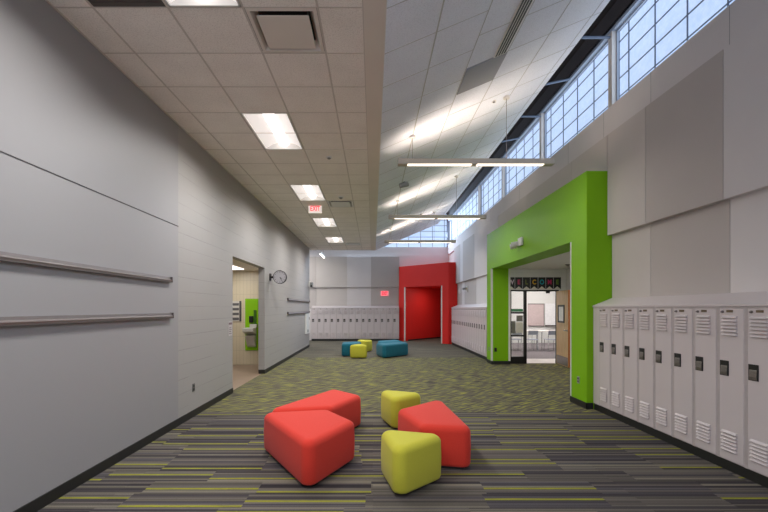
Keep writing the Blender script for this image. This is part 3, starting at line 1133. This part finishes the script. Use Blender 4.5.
# ------------------------------------------------------------------ ottomans
def ottoman(label, pts, mat, group, h=0.43, rad=0.085, grow=0.024):
    cx_ = sum(p_[0] for p_ in pts) / len(pts)
    cy_ = sum(p_[1] for p_ in pts) / len(pts)
    root = thing('ottoman', label, 'ottoman', (cx_, cy_, 0), group)
    a_ = sum(pts[i][0] * pts[(i + 1) % len(pts)][1] - pts[(i + 1) % len(pts)][0] * pts[i][1] for i in range(len(pts)))
    if a_ < 0:
        pts = pts[::-1]
    # rounded plan outline
    def outline(inset, r_):
        n = len(pts)
        out = []
        for i in range(n):
            p0, p1, p2 = Vector(pts[i - 1]), Vector(pts[i]), Vector(pts[(i + 1) % n])
            d0, d2 = (p0 - p1).normalized(), (p2 - p1).normalized()
            half = d0.angle(d2) / 2
            bis = (d0 + d2).normalized()
            cen = p1 + bis * ((r_ + inset) / math.sin(half)) if r_ > 0 else p1 + bis * (inset / math.sin(half))
            if r_ <= 0:
                out.append(cen)
                continue
            n0 = Vector((-d0.y, d0.x))
            n2 = Vector((d2.y, -d2.x))
            if n0.dot(bis) > 0:
                n0 = -n0
            if n2.dot(bis) > 0:
                n2 = -n2
            a0, a2 = math.atan2(n0.y, n0.x), math.atan2(n2.y, n2.x)
            da = (a2 - a0 + PI) % (2 * PI) - PI
            for k in range(9):
                t_ = a0 + da * k / 8
                out.append(cen + Vector((math.cos(t_), math.sin(t_))) * r_)
        return out
    rings = []
    re = 0.07
    z0 = 0.022
    # (inset, z) profile from base up over the soft shoulder
    prof = [(0.03, z0), (0.010, z0 + 0.010), (0.0, z0 + 0.035), (-0.004, h * 0.5), (0.0, h - re)]
    for k in range(1, 8):
        t_ = PI / 2 * k / 7
        prof.append((re * (1 - math.cos(t_)), h - re + re * math.sin(t_)))
    prof.append((re + 0.05, h + 0.004))
    vs_, fs_ = [], []
    for ins, z in prof:
        ol = outline(ins - grow, max(0.012, rad - ins * 0.8))
        vs_ += [(q_.x, q_.y, z) for q_ in ol]
        nn = len(ol)
    for k in range(len(prof) - 1):
        for i in range(nn):
            fs_.append((k * nn + i, k * nn + (i + 1) % nn, (k + 1) * nn + (i + 1) % nn, (k + 1) * nn + i))
    fs_.append(tuple(range(nn - 1, -1, -1)))
    fs_.append(tuple(range((len(prof) - 1) * nn, len(prof) * nn)))
    mb = MB()
    mb.add(vs_, fs_)
    mb.build('cushion', mat, root, smooth=True)
    ol = outline(0.05 - grow, 0.05)
    MB().prism([(q_.x, q_.y) for q_ in ol], 0, z0 + 0.004).build('base', M_BLACKP, root)
    return root


GN, GF = 'ottomans in the near group', 'ottomans in the far group'
ottoman('large red angular ottoman at the front left of the near group', [(-1.23, 4.58), (-0.53, 4.72), (-0.21, 4.24), (-0.57, 3.54)], M_FRED, GN)
ottoman('red ottoman wedged behind the big front left red one', [(-1.22, 4.70), (-0.58, 5.93), (-0.18, 5.50), (-0.50, 4.85)], M_FRED, GN)
ottoman('red ottoman on the right, between the two lime stools', [(0.31, 4.74), (0.87, 5.27), (0.96, 4.00), (0.50, 4.09)], M_FRED, GN)
ottoman('small lime ottoman at the very front of the near group', [(0.085, 3.96), (0.67, 3.80), (0.205, 3.38)], M_FLIME, GN)
ottoman('small lime ottoman at the rear of the near group', [(0.11, 5.88), (0.69, 5.66), (0.28, 5.29)], M_FLIME, GN)
ottoman('dark teal ottoman at the left of the far group', [(-1.05, 14.2), (-1.02, 13.45), (-0.62, 13.5), (-0.42, 14.5)], M_FTEAL, GF)
ottoman('lime ottoman at the front of the far group', [(-0.76, 12.98), (-0.17, 12.96), (-0.46, 13.46)], M_FLIME, GF)
ottoman('lime ottoman behind the front lime one in the far group', [(-0.62, 15.3), (-0.02, 15.2), (-0.28, 14.75)], M_FLIME, GF)
ottoman('long teal ottoman at the right of the far group', [(0.13, 13.75), (0.34, 12.95), (1.17, 13.8), (1.15, 14.35)], M_FTEAL, GF)
ottoman('teal ottoman mostly hidden behind the long right teal one', [(0.2, 14.0), (1.05, 14.55), (0.85, 15.3), (0.2, 14.75)], M_FTEAL, GF)

# ------------------------------------------------------------------ recessed ceiling lights and diffusers
pos = ['behind the camera', 'at the top edge of the photo, nearest', 'second from the top of the photo', 'third, just before the exit sign',
       'fourth, just past the exit sign', 'farthest, at the end of the flat ceiling']
for j, k in enumerate((-8, -3, 2, 7, 12, 17)):
    if j == 0:
        continue
    y0, y1, x0, x1 = gy(k) + 0.01, gy(k + 2) - 0.01, GX[2] + 0.014, GX[3] - 0.014
    r_ = thing('ceiling_light', 'lit recessed white ceiling light, ' + pos[j], 'ceiling light', ((x0 + x1) / 2, (y0 + y1) / 2, CZ), 'recessed ceiling lights')
    xm = (x0 + x1) / 2
    m = MB()
    m.box(x0, x0 + 0.015, y0, y1, CZ - 0.004, CZ + 0.12)
    m.box(x1 - 0.015, x1, y0, y1, CZ - 0.004, CZ + 0.12)
    m.box(x0, x1, y0, y0 + 0.015, CZ - 0.004, CZ + 0.12)
    m.box(x0, x1, y1 - 0.015, y1, CZ - 0.004, CZ + 0.12)
    m.box(x0, x1, y0, y1, CZ + 0.12, CZ + 0.13)
    m.build('frame', M_WHITEP, r_)
    for sgn in (-1, 1):
        m = MB()
        prof = []
        for t_ in range(9):
            a_ = t_ / 8
            xx = xm + sgn * (0.075 + a_ * (x1 - 0.015 - xm - 0.075))
            zz = CZ + 0.012 + 0.085 * math.sin(PI * (0.5 + 0.5 * a_)) ** 1.0
            prof.append((xx, zz))
        m.extr([(xx, y0 + 0.015, zz) for xx, zz in prof] + [(xx, y0 + 0.015, zz + 0.006) for xx, zz in prof[::-1]], (0, y1 - y0 - 0.03, 0))
        m.build('reflector', M_LENS, r_, smooth=False)
    m = MB()
    m.extr([(xm + 0.075 * math.cos(PI + PI * q_ / 10), y0 + 0.015, CZ + 0.095 + 0.06 * math.sin(PI + PI * q_ / 10)) for q_ in range(11)], (0, y1 - y0 - 0.03, 0))
    m.build('diffuser', M_LAMP, r_)

dl = ['near, by the top edge of the photo', 'beyond the exit sign height, middle of the ceiling', 'farthest, near the end of the flat ceiling']
for j, k in enumerate(DIFF):
    y0, y1, x0, x1 = gy(k) + 0.008, gy(k + 1) - 0.008, GX[3] + 0.012, GX[4] - 0.012
    r_ = thing('ceiling_diffuser', 'square white plaque air diffuser, ' + dl[j], 'air vent', ((x0 + x1) / 2, (y0 + y1) / 2, CZ), 'square ceiling diffusers')
    m = MB()
    # sloped cone frame going up into the neck
    ins = 0.075
    lo = [(x0, y0, CZ), (x1, y0, CZ), (x1, y1, CZ), (x0, y1, CZ)]
    lo2 = [(x0 + 0.03, y0 + 0.03, CZ - 0.004), (x1 - 0.03, y0 + 0.03, CZ - 0.004), (x1 - 0.03, y1 - 0.03, CZ - 0.004), (x0 + 0.03, y1 - 0.03, CZ - 0.004)]
    hi = [(x0 + ins, y0 + ins, CZ + 0.07), (x1 - ins, y0 + ins, CZ + 0.07), (x1 - ins, y1 - ins, CZ + 0.07), (x0 + ins, y1 - ins, CZ + 0.07)]
    fs_ = []
    for i in range(4):
        q_ = (i + 1) % 4
        fs_ += [(i, q_, 4 + q_, 4 + i), (4 + i, 4 + q_, 8 + q_, 8 + i)]
    m.add(lo + lo2 + hi, fs_)
    m.build('frame', M_BULK if j == 0 else M_WHITEP, r_)
    MB().box(x0 + ins, x1 - ins, y0 + ins, y1 - ins, CZ + 0.07, CZ + 0.075).build('neck', M_BLACKP, r_)
    MB().box(x0 + 0.09, x1 - 0.09, y0 + 0.09, y1 - 0.09, CZ - 0.0039, CZ + 0.069).build('shade_block', M_BLACKP, r_)  # black block added so the gap round the plaque reads as shade
    MB().box(x0 + 0.075, x1 - 0.075, y0 + 0.075, y1 - 0.075, CZ - 0.012, CZ - 0.004).build('plaque', M_BULK if j == 0 else M_WHITEP, r_, bevel=0.003, seg=1)
r_ = thing('ceiling_vent', 'dark grey return air grille at the top edge of the ceiling', 'air vent', (-2.02, gy(-1.5), CZ))
m = MB()
m.box(GX[1] + 0.012, GX[2] - 0.012, gy(-2) + 0.008, gy(-1) - 0.008, CZ - 0.001, CZ + 0.01)
m.build('panel', M_RETURN, r_)
m = MB()
for i in range(22):
    y = gy(-2) + 0.04 + i * 0.024
    m.box(GX[1] + 0.03, GX[2] - 0.03, y, y + 0.006, CZ - 0.006, CZ - 0.001)
m.build('blades', M_RETURN, r_)

# ------------------------------------------------------------------ pendant lights
PLZ = CAM_Z + 2.26
for j, (y, lb) in enumerate([(6.375, 'long linear pendant light nearest the camera'), (10.19, 'long linear pendant light, middle of the three'),
                             (13.9, 'long linear pendant light farthest away, before the far windows')]):
    x0, x1 = 0.394, 2.833
    r_ = thing('pendant_light', lb, 'pendant light', ((x0 + x1) / 2, y, PLZ), 'linear pendant lights')
    m = MB()
    m.box(x0, x1, y - 0.06, y - 0.052, PLZ, PLZ + 0.08)
    m.box(x0, x1, y + 0.052, y + 0.06, PLZ, PLZ + 0.08)
    m.box(x0 - 0.002, x0 + 0.15, y - 0.062, y + 0.062, PLZ - 0.002, PLZ + 0.082)
    m.box(x1 - 0.15, x1 + 0.002, y - 0.062, y + 0.062, PLZ - 0.002, PLZ + 0.082)
    xm = x0 + 0.49 * (x1 - x0)
    m.box(xm - 0.04, xm + 0.04, y - 0.062, y + 0.062, PLZ - 0.002, PLZ + 0.03)
    m.box(x0, x1, y - 0.052, y + 0.052, PLZ + 0.03, PLZ + 0.04)
    m.build('housing', M_ALUP, r_)
    for a0, a1 in ((x0 + 0.15, xm - 0.04), (xm + 0.04, x1 - 0.15)):
        MB().box(a0, a1, y - 0.051, y + 0.051, PLZ + 0.001, PLZ + 0.012).build('lens', M_PEND, r_)

    MB().box(x0 + 0.16, x1 - 0.16, y - 0.03, y + 0.03, PLZ + 0.0405, PLZ + 0.046).build('uplight', M_PENDUP, r_)
    for xc in (0.62, 2.1):
        zc = sz(xc) - 0.02
        MB().cyl((xc, y, PLZ + 0.08), (xc, y, zc), 0.004, 6).build('cable', M_ALU, r_)
        MB().cyl((xc, y, zc - 0.02), (xc, y, zc + 0.015), 0.05, 16).build('canopy', M_WHITEP, r_)

r_ = thing('tube_light', 'short bright tube light in the corridor beyond the flat ceiling', 'tube light', (-2.38, 18.9, CAM_Z + 2.46))
MB().box(-2.42, -2.33, 18.2, 19.7, CAM_Z + 2.46, CAM_Z + 2.54).build('housing', M_WHITEP, r_)
MB().box(-2.41, -2.34, 18.22, 19.68, CAM_Z + 2.45, CAM_Z + 2.459).build('lens', M_TUBE, r_)
m = MB()
for y in (18.5, 19.4):
    m.cyl((-2.375, y, CAM_Z + 2.54), (-2.375, y, 6.35), 0.005, 6)
m.build('cable', M_ALU, r_)

r_ = tag(MB().box(-4.1, -3.5, 9.75, 10.95, 2.65, 2.668).build('ceiling_light', M_LAMP, origin=(-3.8, 10.3, 2.67)), 'lit ceiling light inside the left doorway', 'ceiling light')

# ------------------------------------------------------------------ exit signs
EY = 9.9
ez1, ez0 = CAM_Z + (CY - 205) / F * EY, CAM_Z + (CY - 213.2) / F * EY
ex0, ex1 = (308.6 - CX) / F * EY, (321.8 - CX) / F * EY
e = thing('exit_sign', 'white EXIT sign with red letters hanging from the flat ceiling', 'exit sign', ((ex0 + ex1) / 2, EY, ez0))
MB().box(ex0, ex1, EY - 0.025, EY + 0.025, ez0, ez1).build('housing', M_EXITW, e, bevel=0.004, seg=1)
m = MB()
m.cyl(((ex0 + ex1) / 2, EY, ez1), ((ex0 + ex1) / 2, EY, CZ), 0.015, 10)
m.box((ex0 + ex1) / 2 - 0.09, (ex0 + ex1) / 2 + 0.09, EY - 0.03, EY + 0.03, CZ - 0.02, CZ - 0.002)
m.build('mount', M_WHITEP, e)
lettering('lettering', 'EXIT', ((ex0 + ex1) / 2, EY - 0.028, (ez0 + ez1) / 2), 0.165, M_EXITR, e, sx=0.72, bold=0.002)
bx0, bx1 = (380.6 - CX) / F * 20.25, (388.8 - CX) / F * 20.25
bz0, bz1 = CAM_Z + (CY - 296) / F * 20.25, CAM_Z + (CY - 291) / F * 20.25
e = thing('exit_sign', 'small glowing red EXIT sign on the far wall beside the red portal', 'exit sign', ((bx0 + bx1) / 2, 20.28, bz0))
MB().box(bx0, bx1, 20.27, 20.33, bz0, bz1).build('housing', M_EXITB, e, bevel=0.004, seg=1)
lettering('lettering', 'EXIT', ((bx0 + bx1) / 2, 20.266, (bz0 + bz1) / 2), 0.24, M_EXITR, e, sx=0.62, bold=0.012)

# ------------------------------------------------------------------ clock
ckx, cky, ckz, ckr = -2.40, 10.46, 2.41, 0.172
e = thing('wall_clock', 'round grey faced clock on a bracket from the left wall', 'clock', (ckx, cky, ckz))
MB().ring((ckx, cky - 0.045, ckz), (ckx, cky + 0.045, ckz), ckr - 0.012, ckr, 40).build('rim', M_BLACKP, e)
MB().cyl((ckx, cky - 0.035, ckz), (ckx, cky + 0.035, ckz), ckr - 0.011, 40).build('dial', pbr('clock_dial', (176, 172, 176), 0.5), e)
m = MB()
for k in range(12):
    a_ = k * PI / 6
    p1 = Vector((ckx + math.sin(a_) * 0.118, cky - 0.037, ckz + math.cos(a_) * 0.118))
    p2 = Vector((ckx + math.sin(a_) * 0.142, cky - 0.037, ckz + math.cos(a_) * 0.142))
    m.cyl(p1, p2, 0.006, 6)
m.build('hour_marks', M_BLACKP, e)
for nm, ang, ln, th in (('hour_hand', math.radians(132), 0.075, 0.007), ('minute_hand', math.radians(150), 0.115, 0.005)):
    m = MB()
    m.cyl((ckx, cky - 0.041, ckz), (ckx + math.sin(ang) * ln, cky - 0.041, ckz + math.cos(ang) * ln), th, 6)
    m.build(nm, M_BLACKP, e)
m = MB()
m.box(XL, XL + 0.025, cky - 0.06, cky + 0.06, ckz - 0.09, ckz + 0.09)
m.cyl((XL + 0.02, cky, ckz), (ckx - ckr + 0.01, cky, ckz), 0.03, 14)
m.build('bracket', M_BLACKP, e)

# ------------------------------------------------------------------ wall rails
def rail(y0, y1, z0, z1, label):
    r2 = thing('wall_rail', label, 'wall rail', (XL, (y0 + y1) / 2, z0), 'grey wall rails')
    m_ = MB()
    m_.extr([(XL, y0, z0 + 0.004), (XL + 0.042, y0, z0 + 0.004), (XL + 0.046, y0, z0 + 0.02), (XL + 0.026, y0, z0 + 0.034), (XL + 0.022, y0, z1), (XL, y0, z1)], (0, y1 - y0, 0))
    m_.build('rail', M_ALU, r2)
    m_ = MB()
    m_.box(XL, XL + 0.043, y0, y1, z0 - 0.006, z0 + 0.004)
    m_.build('lip', M_ALUD, r2)
    for ya, yb in ((y1, y1 + 0.012),) if y0 < 1 else ((y0 - 0.012, y0), (y1, y1 + 0.012)):
        MB().box(XL, XL + 0.05, ya, yb, z0 - 0.006, z1 + 0.004).build('end_cap', M_ALUD, r2)


rail(-1.0, 5.27, 1.945, 2.006, 'upper grey metal rail on the near left wall')
rail(-1.0, 5.30, 1.480, 1.541, 'lower grey metal rail on the near left wall')
rail(12.55, 16.8, 1.86, 1.925, 'upper grey metal rail on the left wall beyond the clock')
rail(12.55, 16.8, 1.425, 1.49, 'lower grey metal rail on the left wall beyond the clock')

# ------------------------------------------------------------------ small wall fittings
e = thing('wall_cabinet', 'narrow white cabinet at the far end of the left wall', 'cabinet', (XL, 16.2, 0.6))
MB().box(XL, XL + 0.06, 15.85, 16.6, 0.6, 1.40).build('body', M_WHITEP, e, bevel=0.004, seg=1)
m = MB()
m.box(XL + 0.06, XL + 0.075, 16.45, 16.52, 1.15, 1.25)
m.build('latch', M_GREYP, e)
m = MB()
m.box(XL + 0.06, XL + 0.075, 16.1, 16.2, 0.66, 0.76)
m.build('keyhole_plate', M_BLACKP, e)

e = thing('security_camera', 'grey security camera at the far end of the left wall', 'camera', (XL, 16.8, 2.6))
MB().box(XL, XL + 0.06, 16.72, 16.88, 2.5, 2.74).build('mount', M_WHITEP, e, bevel=0.005, seg=1)
MB().box(XL + 0.06, XL + 0.17, 16.70, 16.9, 2.48, 2.68).build('body', M_GREYP, e, bevel=0.01)
MB().cyl((XL + 0.12, 16.69, 2.53), (XL + 0.12, 16.70, 2.53), 0.04, 12).build('lens', M_BLACKP, e)

e = thing('security_camera', 'white twin lens security camera on the green portal over the entry', 'camera', (XF, 9.45, 3.11))
MB().box(XF - 0.05, XF, 9.16, 9.38, 3.04, 3.22).build('mount', M_WHITEP, e, bevel=0.008)
for yy, zz in ((9.42, 3.10), (9.50, 3.07)):
    h_ = MB().cyl((XF - 0.05, yy - 0.05, zz), (XF - 0.16, yy + 0.03, zz - 0.02), 0.055, 14, 0.062).build('camera_head', M_WHITEP, e)
    MB().cyl((XF - 0.16, yy + 0.03, zz - 0.02), (XF - 0.168, yy + 0.035, zz - 0.022), 0.045, 14).build('lens', M_GREYP, h_)
MB().box(XF - 0.06, XF, 9.37, 9.52, 3.07, 3.13).build('arm', M_WHITEP, e)

e = thing('security_camera', 'small grey security camera on the panel above the far right lockers', 'camera', (XR, 16.3, 2.3))
MB().box(XR - 0.05, XR - 0.012, 16.2, 16.4, 2.3, 2.5).build('mount', M_WHITEP, e, bevel=0.005)
MB().cyl((XR - 0.05, 16.3, 2.42), (XR - 0.2, 16.2, 2.38), 0.05, 12).build('camera_head', M_GREYP, e)
tag(MB().box(XR - 0.05, XR - 0.012, 17.6, 17.8, 2.25, 2.5).build('wall_alarm', M_WHITEP, bevel=0.006, origin=(XR, 17.7, 2.3)),
    'small white alarm box on the panel next to the red portal', 'alarm')


def outlet(x, y, z, nx, ny, label, mat):
    """cover plate on a wall whose outward normal is (nx, ny)"""
    r2 = thing('wall_outlet', label, 'outlet', (x, y, z))
    if nx:
        MB().box(x, x + nx * 0.008, y - 0.036, y + 0.036, z - 0.057, z + 0.057).build('cover_plate', mat, r2, bevel=0.002, seg=1)
        for dz_ in (-0.024, 0.024):
            MB().box(x + nx * 0.008, x + nx * 0.010, y - 0.017, y + 0.017, z + dz_ - 0.014, z + dz_ + 0.014).build('socket', M_BLACKP, r2)
    else:
        MB().box(x - 0.036, x + 0.036, y, y + ny * 0.008, z - 0.057, z + 0.057).build('cover_plate', mat, r2, bevel=0.002, seg=1)
        for dz_ in (-0.024, 0.024):
            MB().box(x - 0.017, x + 0.017, y + ny * 0.008, y + ny * 0.010, z + dz_ - 0.014, z + dz_ + 0.014).build('socket', M_BLACKP, r2)


outlet(XL, 6.0, 0.43, 1, 0, 'dark power outlet low on the left wall', pbr('outlet_grey', (95, 92, 90), 0.4))
outlet(XF, 6.70, 0.42, -1, 0, 'grey power outlet low on the near pier of the green portal', M_GREYP)
outlet(3.51, OY1, 0.42, 0, -1, 'black power outlet on the inner side of the green portal', M_BLACKP)
outlet(XF, 11.86, 0.42, -1, 0, 'small grey power outlet on the far pier of the green portal', M_GREYP)

e = thing('room_sign', 'small pale placard on the left wall beside the doorway', 'sign', (XL, 7.54, 1.1))
MB().box(XL, XL + 0.006, 7.44, 7.64, 1.09, 1.36).build('plate', pbr('placard_grey', (185, 178, 178), 0.5), e, bevel=0.002, seg=1)
m = MB()
m.box(XL + 0.006, XL + 0.008, 7.46, 7.62, 1.30, 1.34)
for k in range(4):
    m.box(XL + 0.006, XL + 0.008, 7.47, 7.60 - 0.02 * (k % 2), 1.13 + k * 0.035, 1.142 + k * 0.035)
m.build('printed_lines', pbr('placard_ink', (110, 92, 100), 0.6), e)

# alcove fittings
YA = 11.55


def ax(px):
    return (px - CX) / F * YA


def az(py):
    return CAM_Z - (py - CY) / F * YA


MB_ = MB().box(ax(245.4), ax(258.3), YA - 0.02, YA, az(350.3), az(298.7))
tag(MB_.build('green_wall_panel', M_GREEN, origin=(ax(252), YA, az(350))), 'bright green wall panel behind the drinking fountain', 'wall panel')
e = thing('drinking_fountain', 'grey steel drinking fountain on the green panel in the left doorway', 'drinking fountain', (ax(252), YA, az(346)))
MB().extr([(ax(246.2), YA - 0.02, az(335)), (ax(246.2), YA - 0.36, az(331)), (ax(246.2), YA - 0.36, az(327.5)), (ax(246.2), YA - 0.02, az(327.5))], (0.3, 0, 0)).build('basin', M_FOUNT, e, bevel=0.01)
MB().extr([(ax(248.0), YA - 0.02, az(347)), (ax(248.0), YA - 0.1, az(345)), (ax(248.0), YA - 0.3, az(335)), (ax(248.0), YA - 0.02, az(335))], (0.24, 0, 0)).build('apron', M_FOUNT, e)
MB().box(ax(250.0), ax(253.6), YA - 0.1, YA - 0.02, az(322.5), az(316)).build('bottle_filler', M_BLACKP, e, bevel=0.01)
MB().box(ax(254.2), ax(256.5), YA - 0.06, YA - 0.02, az(326), az(310)).build('control_panel', pbr('dark_green_panel', (52, 92, 22), 0.4), e)
MB().box(ax(251), ax(257.5), YA - 0.12, YA - 0.02, az(327.5), az(324)).build('back_panel', M_FOUNT, e)
e = thing('directory_board', 'pale directory board with grey bars inside the left doorway', 'sign', (ax(237), YA, az(321)))
MB().box(ax(230), ax(241.6), YA - 0.02, YA, az(321.2), az(301)).build('board', pbr('board_pale', (205, 200, 192), 0.5), e)
m = MB()
for k in range(4):
    m.box(ax(231), ax(239.2), YA - 0.026, YA - 0.02, az(320 - k * 4.8), az(317.5 - k * 4.8))
m.build('name_bars', pbr('board_bar', (92, 90, 92), 0.5), e)
MB().box(ax(239.6), ax(241.6), YA - 0.026, YA - 0.02, az(321.2), az(301)).build('edge_strip', pbr('board_edge', (70, 68, 70), 0.5), e)


def sprinkler(x, y, z, label, name='ceiling_sensor', r=0.05, mat=M_WHITEP):
    r2 = thing(name, label, 'ceiling sensor', (x, y, z))
    MB().cyl((x, y, z), (x, y, z - 0.015), r, 18).build('plate', mat, r2)
    MB().dome((x, y, z - 0.015), r * 0.6, 0.8).build('head', M_GREYP, r2, smooth=True)


sprinkler(-0.7275, 6.70, CZ, 'small round sensor on the flat ceiling, nearer the camera')
sprinkler(-0.72, 9.1, CZ, 'small round sensor on the flat ceiling beside the exit sign', r=0.07)
sprinkler(1.90, 6.36, sz(1.90), 'tiny round sensor on the sloped ceiling above the first pendant light', r=0.035)
sprinkler(1.582, 13.35, sz(1.582), 'small round sensor on the sloped ceiling above the second pendant light', r=0.06)
sprinkler(5.05, 10.5, OZ, 'dark dome sensor on the ceiling of the classroom entry', r=0.07, mat=M_BLACKP)
x, y = 0.672, 8.78  # small tilted device, use unknown
e = thing('ceiling_device', 'grey tilted spot device on the sloped ceiling between the first two pendant lights', 'ceiling device', (x, y, sz(x)))
MB().cyl((x, y, sz(x)), (x, y, sz(x) - 0.05), 0.035, 14).build('stem', M_GREYP, e)
MB().cyl((x - 0.09, y - 0.02, sz(x) - 0.09), (x + 0.09, y + 0.02, sz(x) - 0.04), 0.05, 16).build('head', M_GREYP, e)

# ------------------------------------------------------------------ light
wd = bpy.data.worlds.new('sky')
SC.world = wd
wd.use_nodes = True
bg = wd.node_tree.nodes['Background']
bg.inputs[0].default_value = lin((203, 211, 230))
bg.inputs[1].default_value = WORLD_E


def area(name, loc, rot, sx_, sy_, power, col, spread=PI):
    d_ = bpy.data.lights.new(name, 'AREA')
    d_.shape = 'RECTANGLE'
    d_.size, d_.size_y = sx_, sy_
    d_.energy = power
    d_.color = col
    d_.spread = spread
    o_ = bpy.data.objects.new(name, d_)
    COL.objects.link(o_)
    o_.location = loc
    o_.rotation_euler = rot
    return o_


WARM, COOL = (1.0, 0.985, 0.96), (0.74, 0.86, 1.0)
for k in (-8, -3, 2, 7, 12, 17):
    area('troffer_light', (-1.395, gy(k + 1), CZ - 0.01), (0, 0, 0), 0.55, 1.1, TROFF_W, WARM, 2.7)
for i in range(len(bays) - 1):
    y0, y1 = bays[i], bays[i + 1]
    # daylight through each translucent bay
    area('daylight', (XG - 0.01, (y0 + y1) / 2, (SILL + HEAD) / 2), (0, PI / 2, 0), HEAD - SILL, y1 - y0 - 0.1, DAY_W * (y1 - y0), COOL)
for y in (6.375, 10.19, 13.9):
    area('pendant_downlight', (1.61, y, PLZ - 0.02), (0, 0, 0), 2.2, 0.1, PEND_W, WARM)
area('recess_fill', tuple(Vector((*(RA + rd * ((U0 + U1) / 2) - rn * 1.2), ROZ - 0.02))), (0, 0, 0), 0.6, 0.6, 9, WARM)  # unseen light added to brighten the inside of the red portal
area('entry_fill', (4.7, 9.4, OZ - 0.02), (0, 0, 0), 0.3, 0.3, 12, WARM)  # added light without a fixture, lifts the open door and entry
area('alcove_light', (-3.8, 10.3, 2.64), (0, 0, 0), 0.5, 1.1, 16, WARM)
area('far_daylight', (1.0, YW - 0.02, 5.5), (-PI / 2 + 0.35, 0, 0), 5.5, 1.5, FAR_W, (0.62, 0.79, 1.0))
area('corridor_fill', (-4.5, 18.6, 4.5), (0, 0, 0), 2.0, 1.5, 90, WARM)  # extra fill added out of view for the far end

# strip the helper property used while building
for o_ in bpy.data.objects:
    if '_o' in o_:
        del o_['_o']
